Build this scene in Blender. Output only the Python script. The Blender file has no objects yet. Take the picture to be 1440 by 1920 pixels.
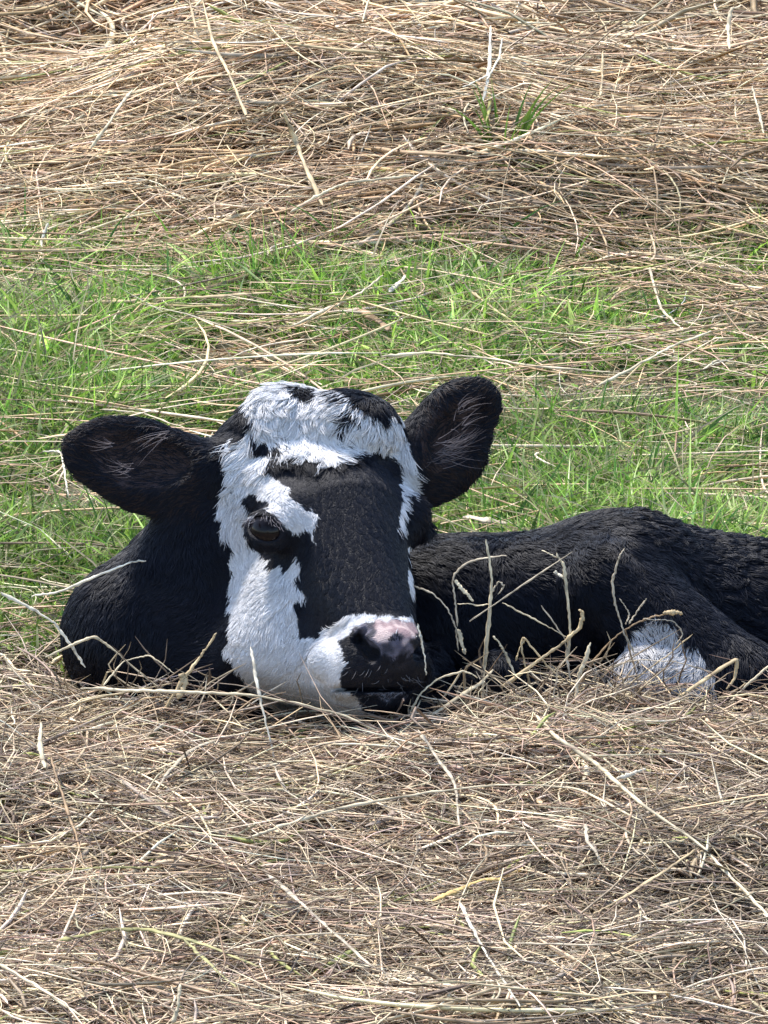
import bpy, math
import numpy as np
from mathutils import Vector, Matrix

SC = bpy.context.scene
COL = SC.collection
RNG = np.random.default_rng(11)

# ------------------------------------------------------------------ camera, sky, sun, exposure
S = 0.00056                       # metres per photo pixel at the calf
PITCH = math.radians(16.0)
DIST = 9.0
TARGET = np.array([0.0, 0.0, 0.215])
RIGHT = np.array([1.0, 0.0, 0.0])
FWD = np.array([0.0, math.cos(PITCH), -math.sin(PITCH)])
UP = np.array([0.0, math.sin(PITCH), math.cos(PITCH)])
EYE = TARGET - FWD * DIST

cam_data = bpy.data.cameras.new("camera")
cam = bpy.data.objects.new("camera", cam_data)
COL.objects.link(cam)
cam.location = EYE
cam.rotation_euler = (math.radians(90) - PITCH, 0, 0)
cam_data.sensor_fit = 'VERTICAL'
cam_data.sensor_height = 24
cam_data.lens = 24 * DIST / (1920 * S)
cam_data.clip_start = 0.1
cam_data.clip_end = 2000
SC.camera = cam

SUN_ELEV, SUN_AZ = math.radians(58), math.radians(-35)     # azimuth from +Y towards +X
world = bpy.data.worlds.new("World")
SC.world = world
world.use_nodes = True
wn = world.node_tree
bg = wn.nodes["Background"]
sky = wn.nodes.new("ShaderNodeTexSky")
sky.sky_type = 'NISHITA'
sky.sun_disc = False
sky.sun_elevation = SUN_ELEV
sky.sun_rotation = SUN_AZ
sky.air_density = 1.0
sky.dust_density = 1.0
wn.links.new(sky.outputs[0], bg.inputs[0])
bg.inputs[1].default_value = 0.14
sun_data = bpy.data.lights.new("sun", 'SUN')
sun_data.energy = 2.9
sun_data.angle = math.radians(8)
sun_data.color = (1.0, 0.95, 0.88)
sun = bpy.data.objects.new("sun", sun_data)
COL.objects.link(sun)
sd = Vector((math.sin(SUN_AZ) * math.cos(SUN_ELEV), math.cos(SUN_AZ) * math.cos(SUN_ELEV), math.sin(SUN_ELEV)))
sun.rotation_euler = sd.to_track_quat('Z', 'Y').to_euler()
SC.view_settings.view_transform = 'Standard'
SC.view_settings.look = 'None'
SC.view_settings.exposure = 1.45
SC.view_settings.gamma = 1.0

# ------------------------------------------------------------------ small helpers
def tag(o, label=None, category=None, group=None, kind=None):
    if label: o["label"] = label
    if category: o["category"] = category
    if group: o["group"] = group
    if kind: o["kind"] = kind
    return o

def link(name, data, parent=None):
    o = bpy.data.objects.new(name, data)
    COL.objects.link(o)
    if parent: o.parent = parent
    return o

def mesh_from(name, verts, faces, mat=None, colour=None, smooth=True):
    """verts (n,3), faces (m,k) arrays; colour (n,3) point colour."""
    me = bpy.data.meshes.new(name)
    verts = np.ascontiguousarray(verts, np.float32); faces = np.ascontiguousarray(faces, np.int32)
    n, (m, k) = len(verts), faces.shape
    me.vertices.add(n); me.vertices.foreach_set("co", verts.ravel())
    me.loops.add(m * k); me.loops.foreach_set("vertex_index", faces.ravel())
    me.polygons.add(m)
    me.polygons.foreach_set("loop_start", np.arange(0, m * k, k, dtype=np.int32))
    me.polygons.foreach_set("use_smooth", np.full(m, smooth))
    if colour is not None:
        a = me.attributes.new("tint", 'FLOAT_COLOR', 'POINT')
        c = np.ones((n, 4), np.float32); c[:, :3] = colour
        a.data.foreach_set("color", c.ravel())
    if mat: me.materials.append(mat)
    me.update(calc_edges=True)
    return me

def new_mat(name):
    m = bpy.data.materials.new(name); m.use_nodes = True
    return m, m.node_tree, m.node_tree.nodes["Principled BSDF"]

def unit(v):
    return v / np.maximum(np.linalg.norm(v, axis=-1, keepdims=True), 1e-9)

class Noise:
    """smooth value noise from a few random plane waves"""
    def __init__(self, seed, freq, n=14):
        r = np.random.default_rng(seed)
        self.k = unit(r.normal(size=(n, 3))) * freq * r.uniform(0.5, 1.6, (n, 1))
        self.p = r.uniform(0, 6.28, n)
    def __call__(self, pts):
        pts = np.asarray(pts, float)
        if pts.shape[-1] == 2: pts = np.concatenate([pts, np.zeros(pts.shape[:-1] + (1,))], -1)
        return np.sin(pts @ self.k.T + self.p).sum(-1) / math.sqrt(len(self.p) / 2)

def in_poly(p, poly):
    x, y = p[:, 0], p[:, 1]
    poly = np.asarray(poly, float)
    res = np.zeros(len(p), bool)
    x0, y0 = poly[-1]
    for x1, y1 in poly:
        c = ((y1 > y) != (y0 > y)) & (x < (x0 - x1) * (y - y1) / ((y0 - y1) or 1e-9) + x1)
        res ^= c
        x0, y0 = x1, y1
    return res

def calf_frame(p):
    """the calf's own frame (x right, y down, w away; 0.56 mm units) -> world"""
    p = np.asarray(p, float)
    return TARGET + S * ((p[..., 0:1] - 720) * RIGHT + (960 - p[..., 1:2]) * UP + p[..., 2:3] * FWD)

def calf_dir(d):
    d = np.asarray(d, float)
    return d[..., 0:1] * RIGHT - d[..., 1:2] * UP + d[..., 2:3] * FWD

def to_calf(P):
    q = (np.asarray(P, float) - TARGET) / S
    return np.stack([q @ RIGHT + 720, 960 - q @ UP, q @ FWD], -1)

def smoothstep(a, b, x):
    t = np.clip((x - a) / (b - a), 0, 1)
    return t * t * (3 - 2 * t)

# ------------------------------------------------------------------ lie of the land
_g1, _g2, _g3 = Noise(3, 2.2), Noise(4, 6.0), Noise(5, 14.0)
def ground_z(x, y):
    p = np.stack([x, y], -1)
    near = 1 / (1 + (np.hypot(x, y - 1) / 6.0) ** 4)
    return near * (0.008 * _g1(p) * smoothstep(0.3, 1.2, y) + 0.004 * _g2(p))

def hay_depth(x, y):
    """thickness of the hay: the nest and swath in front of the calf, thin wisps on the grass, a thick windrow behind"""
    p = np.stack([x, y], -1)
    front = 1 - 0.80 * smoothstep(-0.38, -0.12, y + 0.05 * _g2(p) + 0.02 * _g3(p)) - 0.20 * smoothstep(0.08, 0.40, y + 0.05 * _g2(p))
    front = front * (1 - 0.85 * np.exp(-((x + 0.13) / 0.095) ** 2 - ((y + 0.24) / 0.14) ** 2))     # pressed down under the chin
    back = smoothstep(1.75, 2.80, y + 0.20 * _g1(p) + 0.10 * _g2(p) + 0.16 * x)
    lump = 1 + 0.25 * _g1(p * 1.7) + 0.26 * _g2(p) + 0.22 * _g3(p)
    return front * 0.055 * np.clip(1 + 0.22 * _g2(p) + 0.26 * _g3(p), 0.45, 1.7) + back * 0.09 * np.clip(lump, 0.3, 2)
# ------------------------------------------------------------------ the calf: one continuous body from a blended distance field
HEAD_O = np.array([645.0, 975.0, 20.0])
_A = unit(np.array([0.265, 0.74, -0.62]))                       # down the nose
_L = np.array([-0.85, 0.10, -0.50]); _L = unit(_L - (_L @ _A) * _A)   # towards the calf's right ear (photo left)
_N = np.cross(_L, _A)                                            # out of the face
if _N[2] > 0: _N = -_N
HB = np.stack([_L, _A, _N])                                      # rows
def head_pt(l, a, n): return HEAD_O + np.array([l, a, n], float) @ HB

def axis(lo, f0, f1, hi, fine, coarse):
    a = np.arange(lo, f0, coarse); b = np.arange(f0, f1, fine); c = np.arange(f1, hi + coarse, coarse)
    return np.concatenate([a, b, c]).astype(np.float32)
GX = axis(70, 390, 830, 1700, 3.6, 9.0)
GY = axis(640, 690, 1370, 1480, 3.6, 9.0)
GW = axis(-310, -290, 150, 620, 3.8, 10.0)
F = np.full((len(GX), len(GY), len(GW)), 900.0, np.float32)

def _box(c, r):
    sl = []
    for g, cc, rr in zip((GX, GY, GW), c, r):
        i0, i1 = np.searchsorted(g, [cc - rr, cc + rr])
        sl.append(slice(max(i0 - 1, 0), min(i1 + 1, len(g))))
    return tuple(sl)
def _pts(sl):
    return np.stack(np.meshgrid(GX[sl[0]], GY[sl[1]], GW[sl[2]], indexing='ij'), -1)
def _blend(sl, d, k, cut=False):
    f = F[sl]
    if cut: f, d = -f, -d; d = -d
    h = np.clip(0.5 + 0.5 * (d - f) / k, 0, 1)
    m = d * (1 - h) + f * h - k * h * (1 - h)
    F[sl] = -m if cut else m
def ball(c, r, basis=None, k=25, cut=False):
    """ellipsoid; basis rows are its axes"""
    c = np.asarray(c, float); r = np.asarray(r if np.ndim(r) else (r, r, r), float)
    ext = (np.abs(basis) * r[:, None]).max(0) * 1.75 if basis is not None else r
    sl = _box(c, ext + 2.2 * k + 30)
    p = (_pts(sl) - c).astype(np.float32)
    if basis is not None: p = p @ basis.T.astype(np.float32)
    q = p / r.astype(np.float32)
    k0 = np.sqrt((q * q).sum(-1)); k1 = np.sqrt(((q / r.astype(np.float32)) ** 2).sum(-1))
    _blend(sl, k0 * (k0 - 1) / np.maximum(k1, 1e-6), k, cut)
def limb(a, ra, b, rb, k=25, cut=False):
    a = np.asarray(a, float); b = np.asarray(b, float)
    c = (a + b) / 2; sl = _box(c, np.abs(b - a) / 2 + max(ra, rb) + 2.2 * k + 30)
    p = _pts(sl) - a.astype(np.float32); ba = (b - a).astype(np.float32)
    t = np.clip((p @ ba) / (ba @ ba), 0, 1)
    d = np.linalg.norm(p - t[..., None] * ba, axis=-1) - (ra + (rb - ra) * t)
    _blend(sl, d.astype(np.float32), k, cut)
def hball(l, a, n, r, **kw): ball(head_pt(l, a, n), r, basis=HB, **kw)
def hlimb(p, ra, q, rb, **kw): limb(head_pt(*p), ra, head_pt(*q), rb, **kw)

# trunk, hip and folded legs
limb((330, 1180, 330), 150, (850, 1165, 330), 146, k=40)
limb((850, 1165, 330), 146, (1170, 1135, 340), 160, k=60)
limb((1170, 1135, 340), 160, (1560, 1215, 400), 180, k=60)
ball((1165, 1092, 270), (140, 114, 120), k=60)
limb((1150, 1100, 190), 92, (1390, 1290, 110), 84, k=26)
limb((1390, 1290, 110), 84, (1640, 1370, 90), 70, k=30)
limb((960, 1340, 130), 60, (1240, 1300, 70), 55, k=40)
limb((1205, 1262, 78), 44, (1315, 1300, 66), 40, k=40)
limb((780, 1345, -20), 36, (925, 1268, 40), 38, k=25)
limb((925, 1268, 40), 38, (1010, 1330, 110), 40, k=25)
# neck and brisket
limb((470, 960, 170), 125, (385, 1085, 190), 135, k=50)
limb((385, 1085, 190), 135, (262, 1192, 170), 140, k=50)
limb((262, 1200, 170), 130, (420, 1260, 120), 130, k=60)
limb((352, 950, 115), 55, (292, 1080, 108), 52, k=22)
limb((292, 1080, 108), 52, (215, 1215, 95), 60, k=24)
limb((420, 1265, 130), 120, (760, 1290, 120), 95, k=40)
# skull
hball(0, -105, -70, (168, 150, 150))
hball(0, -215, -70, (118, 72, 100))
hlimb((0, -10, -30), 128, (0, 265, -40), 80, k=35)
for s in (1, -1):
    hball(s * 118, -5, 0, (46, 62, 52), k=30)
    hlimb((s * 75, -40, -165), 92, (s * 38, 220, -130), 66, k=40)
    hball(s * 52, 325, -72, (50, 46, 52), k=22)
hball(6, 318, -42, (88, 62, 66), k=26)
hball(0, 300, -128, (62, 62, 40), k=18)
hlimb((0, 280, -120), 50, (0, 60, -175), 90, k=40)
# crest, deep jaw, blunt muzzle with full lips
ball((535, 812, 130), (92, 92, 80), k=30)
ball((465, 850, 130), (70, 75, 70), k=30)
ball((650, 800, 110), (100, 70, 80), k=30)
ball((538, 1180, 6), (90, 115, 88), k=75)
limb((505, 1225, -8), 74, (690, 1303, -95), 40, k=45)
ball((718, 1222, -160), (78, 58, 62), k=22)
ball((684, 1250, -165), (50, 46, 52), k=16)
ball((752, 1246, -150), (40, 44, 50), k=16)
ball((700, 1306, -105), (76, 34, 60), k=10)
ball((640, 1238, -130), (62, 46, 56), k=14)
# mouth line
ball((710, 1289, -190), (120, 5, 60), k=8, cut=True)
limb((560, 1272, -110), 5, (650, 1287, -170), 7, k=10, cut=True)
# nostrils: commas opening to the side
def surf_w(x, y):
    col = F[np.abs(GX - x).argmin(), np.abs(GY - y).argmin()]
    i = int(np.argmax(col < 0)); return float(GW[i])
ball((742, 1200, surf_w(742, 1200) + 14), (42, 26, 24), k=14)
for (p, q, r0, r1, dp) in (((698, 1222), (674, 1198), 17, 12, 8), ((672, 1196), (684, 1180), 10, 6, 3), ((781, 1222), (797, 1198), 14, 9, 6)):
    limb((*p, surf_w(*p) + dp), r0, (*q, surf_w(*q) + dp), r1, k=7, cut=True)
# eyes: lids then the opening
EYES = [np.array([503.0, 994.0, -62.0]), head_pt(-140, 0, 8)]
LOOK = [unit(np.array([-0.30, -0.12, -0.95])), unit(-_L * 0.9 + _N * 0.4)]
EYE_B = []
for i, (c, d) in enumerate(zip(EYES, LOOK)):
    t = np.array([0.88, 0.44, 0.0]) if i == 0 else _A
    t = unit(t - (t @ d) * d); u = np.cross(d, t)
    B = np.stack([t, u, d]); EYE_B.append(B)
    ball(c, 41, k=14)
    ball(c + d * 34, (37, 21, 30), basis=B, k=6, cut=True)
# ears: shallow cupped leaves
def ear(base, tip, rw, face, extra, cut_shift):
    base, tip = np.asarray(base, float), np.asarray(tip, float)
    L = np.linalg.norm(tip - base); ax = (tip - base) / L
    f = unit(face - (face @ ax) * ax); w = np.cross(ax, f)
    B = np.stack([ax, w, f])
    ball(base + ax * L * 0.60, (L * 0.43, rw, 32), basis=B, k=12)
    for (p, r) in extra: ball(p, r, basis=B, k=22)
    limb(base, 58, base + ax * L * 0.3, 50, k=30)
    ball(base + ax * L * 0.58 + f * 38 + np.asarray(cut_shift, float), (L * 0.34, rw * 0.70, 42), basis=B, k=16, cut=True)
ear((425, 885, 110), (126, 842, 60), 78, np.array([0.12, -0.10, -1.0]), [((285, 893, 84), (105, 74, 34)), ((330, 885, 95), (80, 62, 36))], (0, 0, 0))
ear((752, 870, 150), (925, 729, 170), 70, np.array([0.25, 0.15, -1.0]), [((830, 852, 158), (98, 82, 30)), ((800, 882, 156), (80, 64, 34))], (8, 14, 0))

def surface_nets():
    ins = F < 0
    nx, ny, nz = F.shape
    cs = np.zeros((nx - 1, ny - 1, nz - 1), np.int8)
    for i in (0, 1):
        for j in (0, 1):
            for k in (0, 1):
                cs += ins[i:nx - 1 + i, j:ny - 1 + j, k:nz - 1 + k]
    mixed = (cs > 0) & (cs < 8)
    I, J, K = np.nonzero(mixed)
    vid = np.full(mixed.shape, -1, np.int32); vid[I, J, K] = np.arange(len(I))
    acc = np.zeros((len(I), 3)); cnt = np.zeros(len(I))
    P = lambda i, j, k: np.stack([GX[i], GY[j], GW[k]], -1).astype(float)
    cor = [(0,0,0),(1,0,0),(0,1,0),(1,1,0),(0,0,1),(1,0,1),(0,1,1),(1,1,1)]
    for a in range(8):
        for b in range(a + 1, 8):
            if sum(abs(x - y) for x, y in zip(cor[a], cor[b])) != 1: continue
            ia = (I + cor[a][0], J + cor[a][1], K + cor[a][2]); ib = (I + cor[b][0], J + cor[b][1], K + cor[b][2])
            fa, fb = F[ia].astype(float), F[ib].astype(float)
            m = (fa < 0) != (fb < 0)
            t = np.where(m, fa / np.where(m, fa - fb, 1), 0)
            p = P(*ia) + t[:, None] * (P(*ib) - P(*ia))
            acc += p * m[:, None]; cnt += m
    V = acc / cnt[:, None]
    quads = []
    for ax in range(3):
        sl0 = [slice(1, -1)] * 3; sl0[ax] = slice(0, F.shape[ax] - 1)
        sl1 = [slice(1, -1)] * 3; sl1[ax] = slice(1, F.shape[ax])
        A0, A1 = ins[tuple(sl0)], ins[tuple(sl1)]
        e = np.stack(np.nonzero(A0 != A1), -1)
        flip = A0[tuple(e.T)]
        o = np.ones(3, int); o[ax] = 0
        g = e + o
        u, v = [q for q in range(3) if q != ax]
        if ax == 1: u, v = v, u
        def cell(du, dv):
            c = g.copy(); c[:, u] += du; c[:, v] += dv
            return vid[tuple(c.T)]
        q = np.stack([cell(-1, -1), cell(0, -1), cell(0, 0), cell(-1, 0)], -1)
        q[~flip] = q[~flip][:, ::-1]
        quads.append(q)
    Q = np.concatenate(quads)
    return V, Q[(Q >= 0).all(1)]

BV, BQ = surface_nets()
def lap(V, Q, it, lam):
    n = len(V)
    E = np.concatenate([Q[:, [0, 1]], Q[:, [1, 2]], Q[:, [2, 3]], Q[:, [3, 0]]])
    E = np.concatenate([E, E[:, ::-1]])
    deg = np.bincount(E[:, 0], minlength=n)[:, None]
    for _ in range(it):
        s = np.stack([np.bincount(E[:, 0], V[E[:, 1], c], n) for c in range(3)], -1)
        V = V + lam * (s / np.maximum(deg, 1) - V)
    return V
BV = lap(BV, BQ, 3, 0.5)

# coat markings, laid out on the head's own frame (side view of the left cheek and forehead)
z = lambda pts: [(380 + x / 2.483, 680 + y / 2.483) for x, y in pts]
WHITE_IN = [z([(85,380),(120,350),(130,390),(118,430),(160,370),(215,280),(190,240),(215,170),(240,130),(330,80),(440,85),(560,110),(640,145),
  (700,215),(780,250),(850,320),(868,290),(880,250),(920,290),(960,370),(985,450),(996,560),(990,650),(972,590),(950,640),(946,760),(930,800),(917,740),(930,640),(925,560),
  (915,455),(800,432),(740,420),(690,445),(610,478),(560,492),(500,470),(430,452),(340,480),(275,510),(380,575),(440,645),(490,690),(508,668),(526,705),
  (521,850),(508,800),(480,775),(430,792),(395,780),(340,710),(285,640),(232,600),(192,635),(200,704),(238,704),(214,740),(208,850),(240,872),(285,915),(296,955),(330,962),
  (350,935),(375,975),(400,958),(440,898),(452,1000),(440,1060),(492,1095),(450,1110),(430,1170),(440,1230),(460,1292),(500,1282),(560,1250),(620,1208),(690,1175),(760,1163),
  (860,1178),(960,1178),(1004,1215),(985,1262),(900,1262),(810,1270),(800,1225),(720,1222),(690,1262),(648,1292),(652,1350),(668,1400),(642,1460),(640,1500),(690,1520),(735,1560),(770,1640),
  (400,1650),(300,1600),(220,1515),(180,1450),(130,1390),(93,1330),(120,1280),(130,1200),(125,1100),(130,1000),(135,880),(90,790),(63,720),(90,640),(100,560),(100,470)]),
  z([(975,855),(992,866),(980,1000),(970,1090),(954,1000)])]
BLACK_IN = [z([(222,372),(260,362),(305,395),(350,425),(305,455),(250,435)]), z([(118,430),(150,360),(165,285),(215,240),(245,275),(180,360),(140,400)]), z([(395,120),(440,122),(510,132),(500,195),(440,192)]), z([(300,20),(420,20),(380,82),(320,86)]),
  z([(600,325),(640,330),(655,360),(620,352)]), z([(665,255),(720,280),(745,320),(700,300)])]
SALT = z([(545,160),(600,120),(700,115),(870,230),(865,325),(800,300),(740,235),(660,205),(585,200)])   # dark and white hairs mixed
BELLY = [(1160,1230),(1190,1185),(1215,1152),(1250,1152),(1285,1200),(1320,1235),(1345,1275),(1330,1330),(1200,1340),(1160,1290)]
NOSE = z([(648,1292),(690,1262),(715,1222),(800,1218),(812,1262),(980,1262),(1004,1215),(1050,1260),(1060,1460),(960,1510),(700,1505),(640,1465),(668,1400),(652,1350)])
PINK = z([(800,1190),(985,1190),(1000,1240),(985,1300),(930,1290),(900,1250),(850,1300),(808,1290)])
GREYPAD = z([(700,1215),(800,1205),(815,1290),(930,1290),(985,1295),(985,1350),(880,1365),(800,1340),(730,1285)])
_w1, _w2 = Noise(21, 0.13), Noise(22, 0.13)
_w3 = Noise(23, 0.03)
def markings(p, warp=3.5):
    """white = 1, black = 0 for points in the calf frame"""
    q = np.stack([p[:, 0] + warp * _w1(p), p[:, 1] + warp * 0.8 * _w2(p)], -1)
    near = p[:, 2] < 175
    w = np.zeros(len(p), bool)
    for poly in WHITE_IN: w |= in_poly(q, poly)
    for poly in BLACK_IN: w &= ~in_poly(q, poly)
    w &= near
    w |= in_poly(q, BELLY) & (p[:, 2] < 160)
    return w
def skin_colour(p):
    w = markings(p, 2.0).astype(float)[:, None]
    earin = in_poly(p[:, :2], [(160,815),(230,805),(330,830),(360,870),(310,915),(230,915),(175,870)]) | in_poly(p[:, :2], [(775,800),(845,750),(898,735),(898,790),(868,860),(815,890),(780,870)])
    c = np.where(earin[:, None], np.array([0.050, 0.032, 0.030]), np.array([0.005, 0.0055, 0.010])) * (1 - w) + np.array([0.62, 0.60, 0.60]) * w
    q = p[:, :2] + 3.0 * np.stack([_w1(p * 1.5), _w2(p * 1.5)], -1)
    front = p[:, 2] < 0
    mot = smoothstep(-0.9, 0.9, _w1(p * 1.3) + 0.7 * _w2(p * 2.6))[:, None]
    m = in_poly(q, NOSE) & front; c[m] = np.array([0.012, 0.010, 0.012]) * (0.6 + 0.9 * mot[m])
    m = in_poly(q, GREYPAD) & front; c[m] = np.array([0.035, 0.034, 0.046]) * (1 - mot[m]) + np.array([0.13, 0.12, 0.155]) * mot[m]
    m = in_poly(q, PINK) & front; c[m] = np.array([0.30, 0.205, 0.21]) * (1 - mot[m]) + np.array([0.52, 0.40, 0.38]) * mot[m]
    comma = [(730,1192),(742,1180),(755,1190),(764,1212),(752,1224),(742,1214),(738,1200)]
    m = in_poly(q, comma) & front; c[m] = np.array([0.07, 0.065, 0.09]) * (0.6 + 0.8 * mot[m])
    nost = z([(712,1228),(735,1265),(775,1300),(815,1330),(832,1368),(775,1378),(715,1335),(698,1275)])
    m = in_poly(q, nost) & front; c[m] = (0.006, 0.005, 0.006)
    lip = [(672,1296),(700,1292),(755,1294),(762,1306),(700,1308)]
    m = in_poly(q, lip) & front; c[m] = np.array([0.22, 0.22, 0.26]) * (0.5 + 0.8 * mot[m])
    return c
BC = skin_colour(BV)
_nbr = lap(BC, BQ, 1, 0.5); BC = _nbr
m_skin, nt, bs = new_mat("calf_skin")
at = nt.nodes.new("ShaderNodeAttribute"); at.attribute_name = "tint"
nz_ = nt.nodes.new("ShaderNodeTexNoise"); nz_.inputs["Scale"].default_value = 420; nz_.inputs["Detail"].default_value = 3
bp = nt.nodes.new("ShaderNodeBump"); bp.inputs["Strength"].default_value = 0.9; bp.inputs["Distance"].default_value = 0.003
nt.links.new(at.outputs["Color"], bs.inputs["Base Color"])
nt.links.new(nz_.outputs[0], bp.inputs["Height"]); nt.links.new(bp.outputs[0], bs.inputs["Normal"])
bs.inputs["Roughness"].default_value = 0.6; bs.inputs["Specular IOR Level"].default_value = 0.25
CALF = link("calf", mesh_from("calf_body", calf_frame(BV), BQ, m_skin, BC))
tag(CALF, "young black calf with white face markings lying in the hay, head turned to the camera", "calf")

# eyes
m_eye, nt, bs = new_mat("calf_eye")
lw = nt.nodes.new("ShaderNodeTexNoise"); lw.inputs["Scale"].default_value = 90
cr = nt.nodes.new("ShaderNodeValToRGB"); cr.color_ramp.elements[0].color = (0.004, 0.003, 0.004, 1); cr.color_ramp.elements[1].color = (0.010, 0.007, 0.008, 1)
nt.links.new(lw.outputs[0], cr.inputs[0]); nt.links.new(cr.outputs[0], bs.inputs["Base Color"])
bs.inputs["Roughness"].default_value = 0.12; bs.inputs["Specular IOR Level"].default_value = 0.16; bs.inputs["Coat Weight"].default_value = 0.05; bs.inputs["Coat Roughness"].default_value = 0.03
def uv_ball(c, r, nu=32, nv=20):
    u = np.linspace(0, 2 * np.pi, nu, endpoint=False); v = np.linspace(0, np.pi, nv)
    U, Vv = np.meshgrid(u, v)
    P = np.stack([np.sin(Vv) * np.cos(U), np.sin(Vv) * np.sin(U), np.cos(Vv)], -1).reshape(-1, 3) * r + c
    i = np.arange(nv - 1)[:, None] * nu; j = np.arange(nu)
    q = np.stack([i + j, i + (j + 1) % nu, i + nu + (j + 1) % nu, i + nu + j], -1).reshape(-1, 4)
    return P, q
for c, d in zip(EYES, LOOK):
    P, q = uv_ball(c, 35.5)
    link("eye", mesh_from("eye", calf_frame(P), q, m_eye), CALF)
# ------------------------------------------------------------------ coat: hair strands combed over the body
def hair_obj(name, pts, rad, colour, mat, parent):
    """pts (n,k,3) world; rad (n,k); colour (n,3)"""
    n, k = pts.shape[:2]
    cu = bpy.data.hair_curves.new(name)
    cu.add_curves([k] * n)
    cu.attributes["position"].data.foreach_set("vector", np.ascontiguousarray(pts, np.float32).ravel())
    ra = cu.attributes.get("radius") or cu.attributes.new("radius", 'FLOAT', 'POINT')
    ra.data.foreach_set("value", np.ascontiguousarray(rad, np.float32).ravel())
    a = cu.attributes.new("tint", 'FLOAT_COLOR', 'CURVE')
    c = np.ones((n, 4), np.float32); c[:, :3] = colour
    a.data.foreach_set("color", c.ravel())
    cu.materials.append(mat)
    return link(name, cu, parent)

m_fur, nt, bs = new_mat("calf_hair")
at = nt.nodes.new("ShaderNodeAttribute"); at.attribute_name = "tint"
nt.links.new(at.outputs["Color"], bs.inputs["Base Color"])
bs.inputs["Roughness"].default_value = 0.50
bs.inputs["Specular IOR Level"].default_value = 0.22

COMB = np.array([  # where, which way the hair lies (calf frame)
 (655,750,60,-.1,.9),(590,745,90,-.7,.6),(540,720,90,-.8,.5),(500,770,60,-.8,.7),(600,800,0,-.35,.95),(660,820,0,.05,1),(720,800,40,.5,.85),(750,850,60,.6,.8),(690,830,0,.25,1),
 (560,850,-20,-.6,.8),(480,850,0,-.55,.85),(435,900,0,-.25,1),(440,980,-40,-.55,.8),(460,1090,-60,-.45,.9),(455,1180,-40,-.6,.8),(540,1120,-90,-.25,1),(530,1230,-80,-.5,.85),(600,1290,-100,-.5,.8),
 (540,940,-90,.55,.7),(500,920,-60,.1,.9),(680,950,-60,.05,1),(680,1080,-120,.05,1),(720,1120,-140,.1,1),(620,1210,-170,-.7,.6),(720,1180,-200,.1,-.6),(770,950,20,.2,1),(770,1080,-60,.1,1),
 (300,880,90,-1,.05),(180,860,70,-1,-.1),(380,880,110,-.9,.1),(250,940,80,-.7,.7),(840,820,150,.8,-.35),(910,760,170,.8,-.5),(880,890,150,.7,.6),(790,890,140,.8,.1),
 (380,1000,120,-.3,.95),(300,1080,100,-.45,.9),(200,1130,80,-.75,.65),(150,1220,60,-.6,.8),(350,1220,20,-.2,1),(850,1080,220,.7,.7),(1000,1080,220,.7,.75),(1150,1000,200,.5,.85),
 (1130,1100,120,.2,1),(1250,1120,120,.55,.85),(1350,1220,60,.7,.7),(1330,1060,260,1,.35),(1430,1090,280,1,.35),(1250,1250,20,-.5,.85),(1100,960,330,.6,.2),(880,1270,0,.5,.8)], float)

me = CALF.data
V = BV
T = np.concatenate([BQ[:, [0, 1, 2]], BQ[:, [0, 2, 3]]])
tn = np.cross(V[T[:, 1]] - V[T[:, 0]], V[T[:, 2]] - V[T[:, 0]])
t_area = np.linalg.norm(tn, axis=1)
vn = np.zeros_like(V)
for c in range(3): np.add.at(vn, T[:, c], tn)
vn = unit(vn)
if (vn * (V - V.mean(0))).sum() < 0: vn = -vn

FOREHEAD = z([(85,350),(200,200),(230,110),(330,60),(560,90),(720,130),(900,230),(1000,400),(1000,520),(915,460),(800,440),(700,470),(600,500),(420,470),(280,540),(100,600)])
FACE_BLACK = z([(275,510),(430,452),(610,480),(800,432),(920,460),(930,640),(960,780),(960,1180),(690,1170),(460,1290),(430,1170),(450,1000),(530,820),(490,690)])
BROW = z([(265,515),(400,560),(540,650),(545,880),(480,800),(380,800),(210,640),(190,560)])
UPPER_LIP = z([(470,1290),(560,1250),(700,1170),(700,1300),(670,1400),(645,1480),(560,1492),(505,1480)])
EAR_IN = [[(160,815),(230,805),(330,830),(360,870),(310,915),(230,915),(175,870)], [(775,800),(845,750),(898,735),(898,790),(868,860),(815,890),(780,870)]]
EYE_BARE = [(462,985),(482,962),(505,962),(530,985),(545,1008),(525,1022),(495,1022),(472,1005)]
_curl1, _curl2 = Noise(31, 0.09), Noise(32, 0.09)

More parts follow.
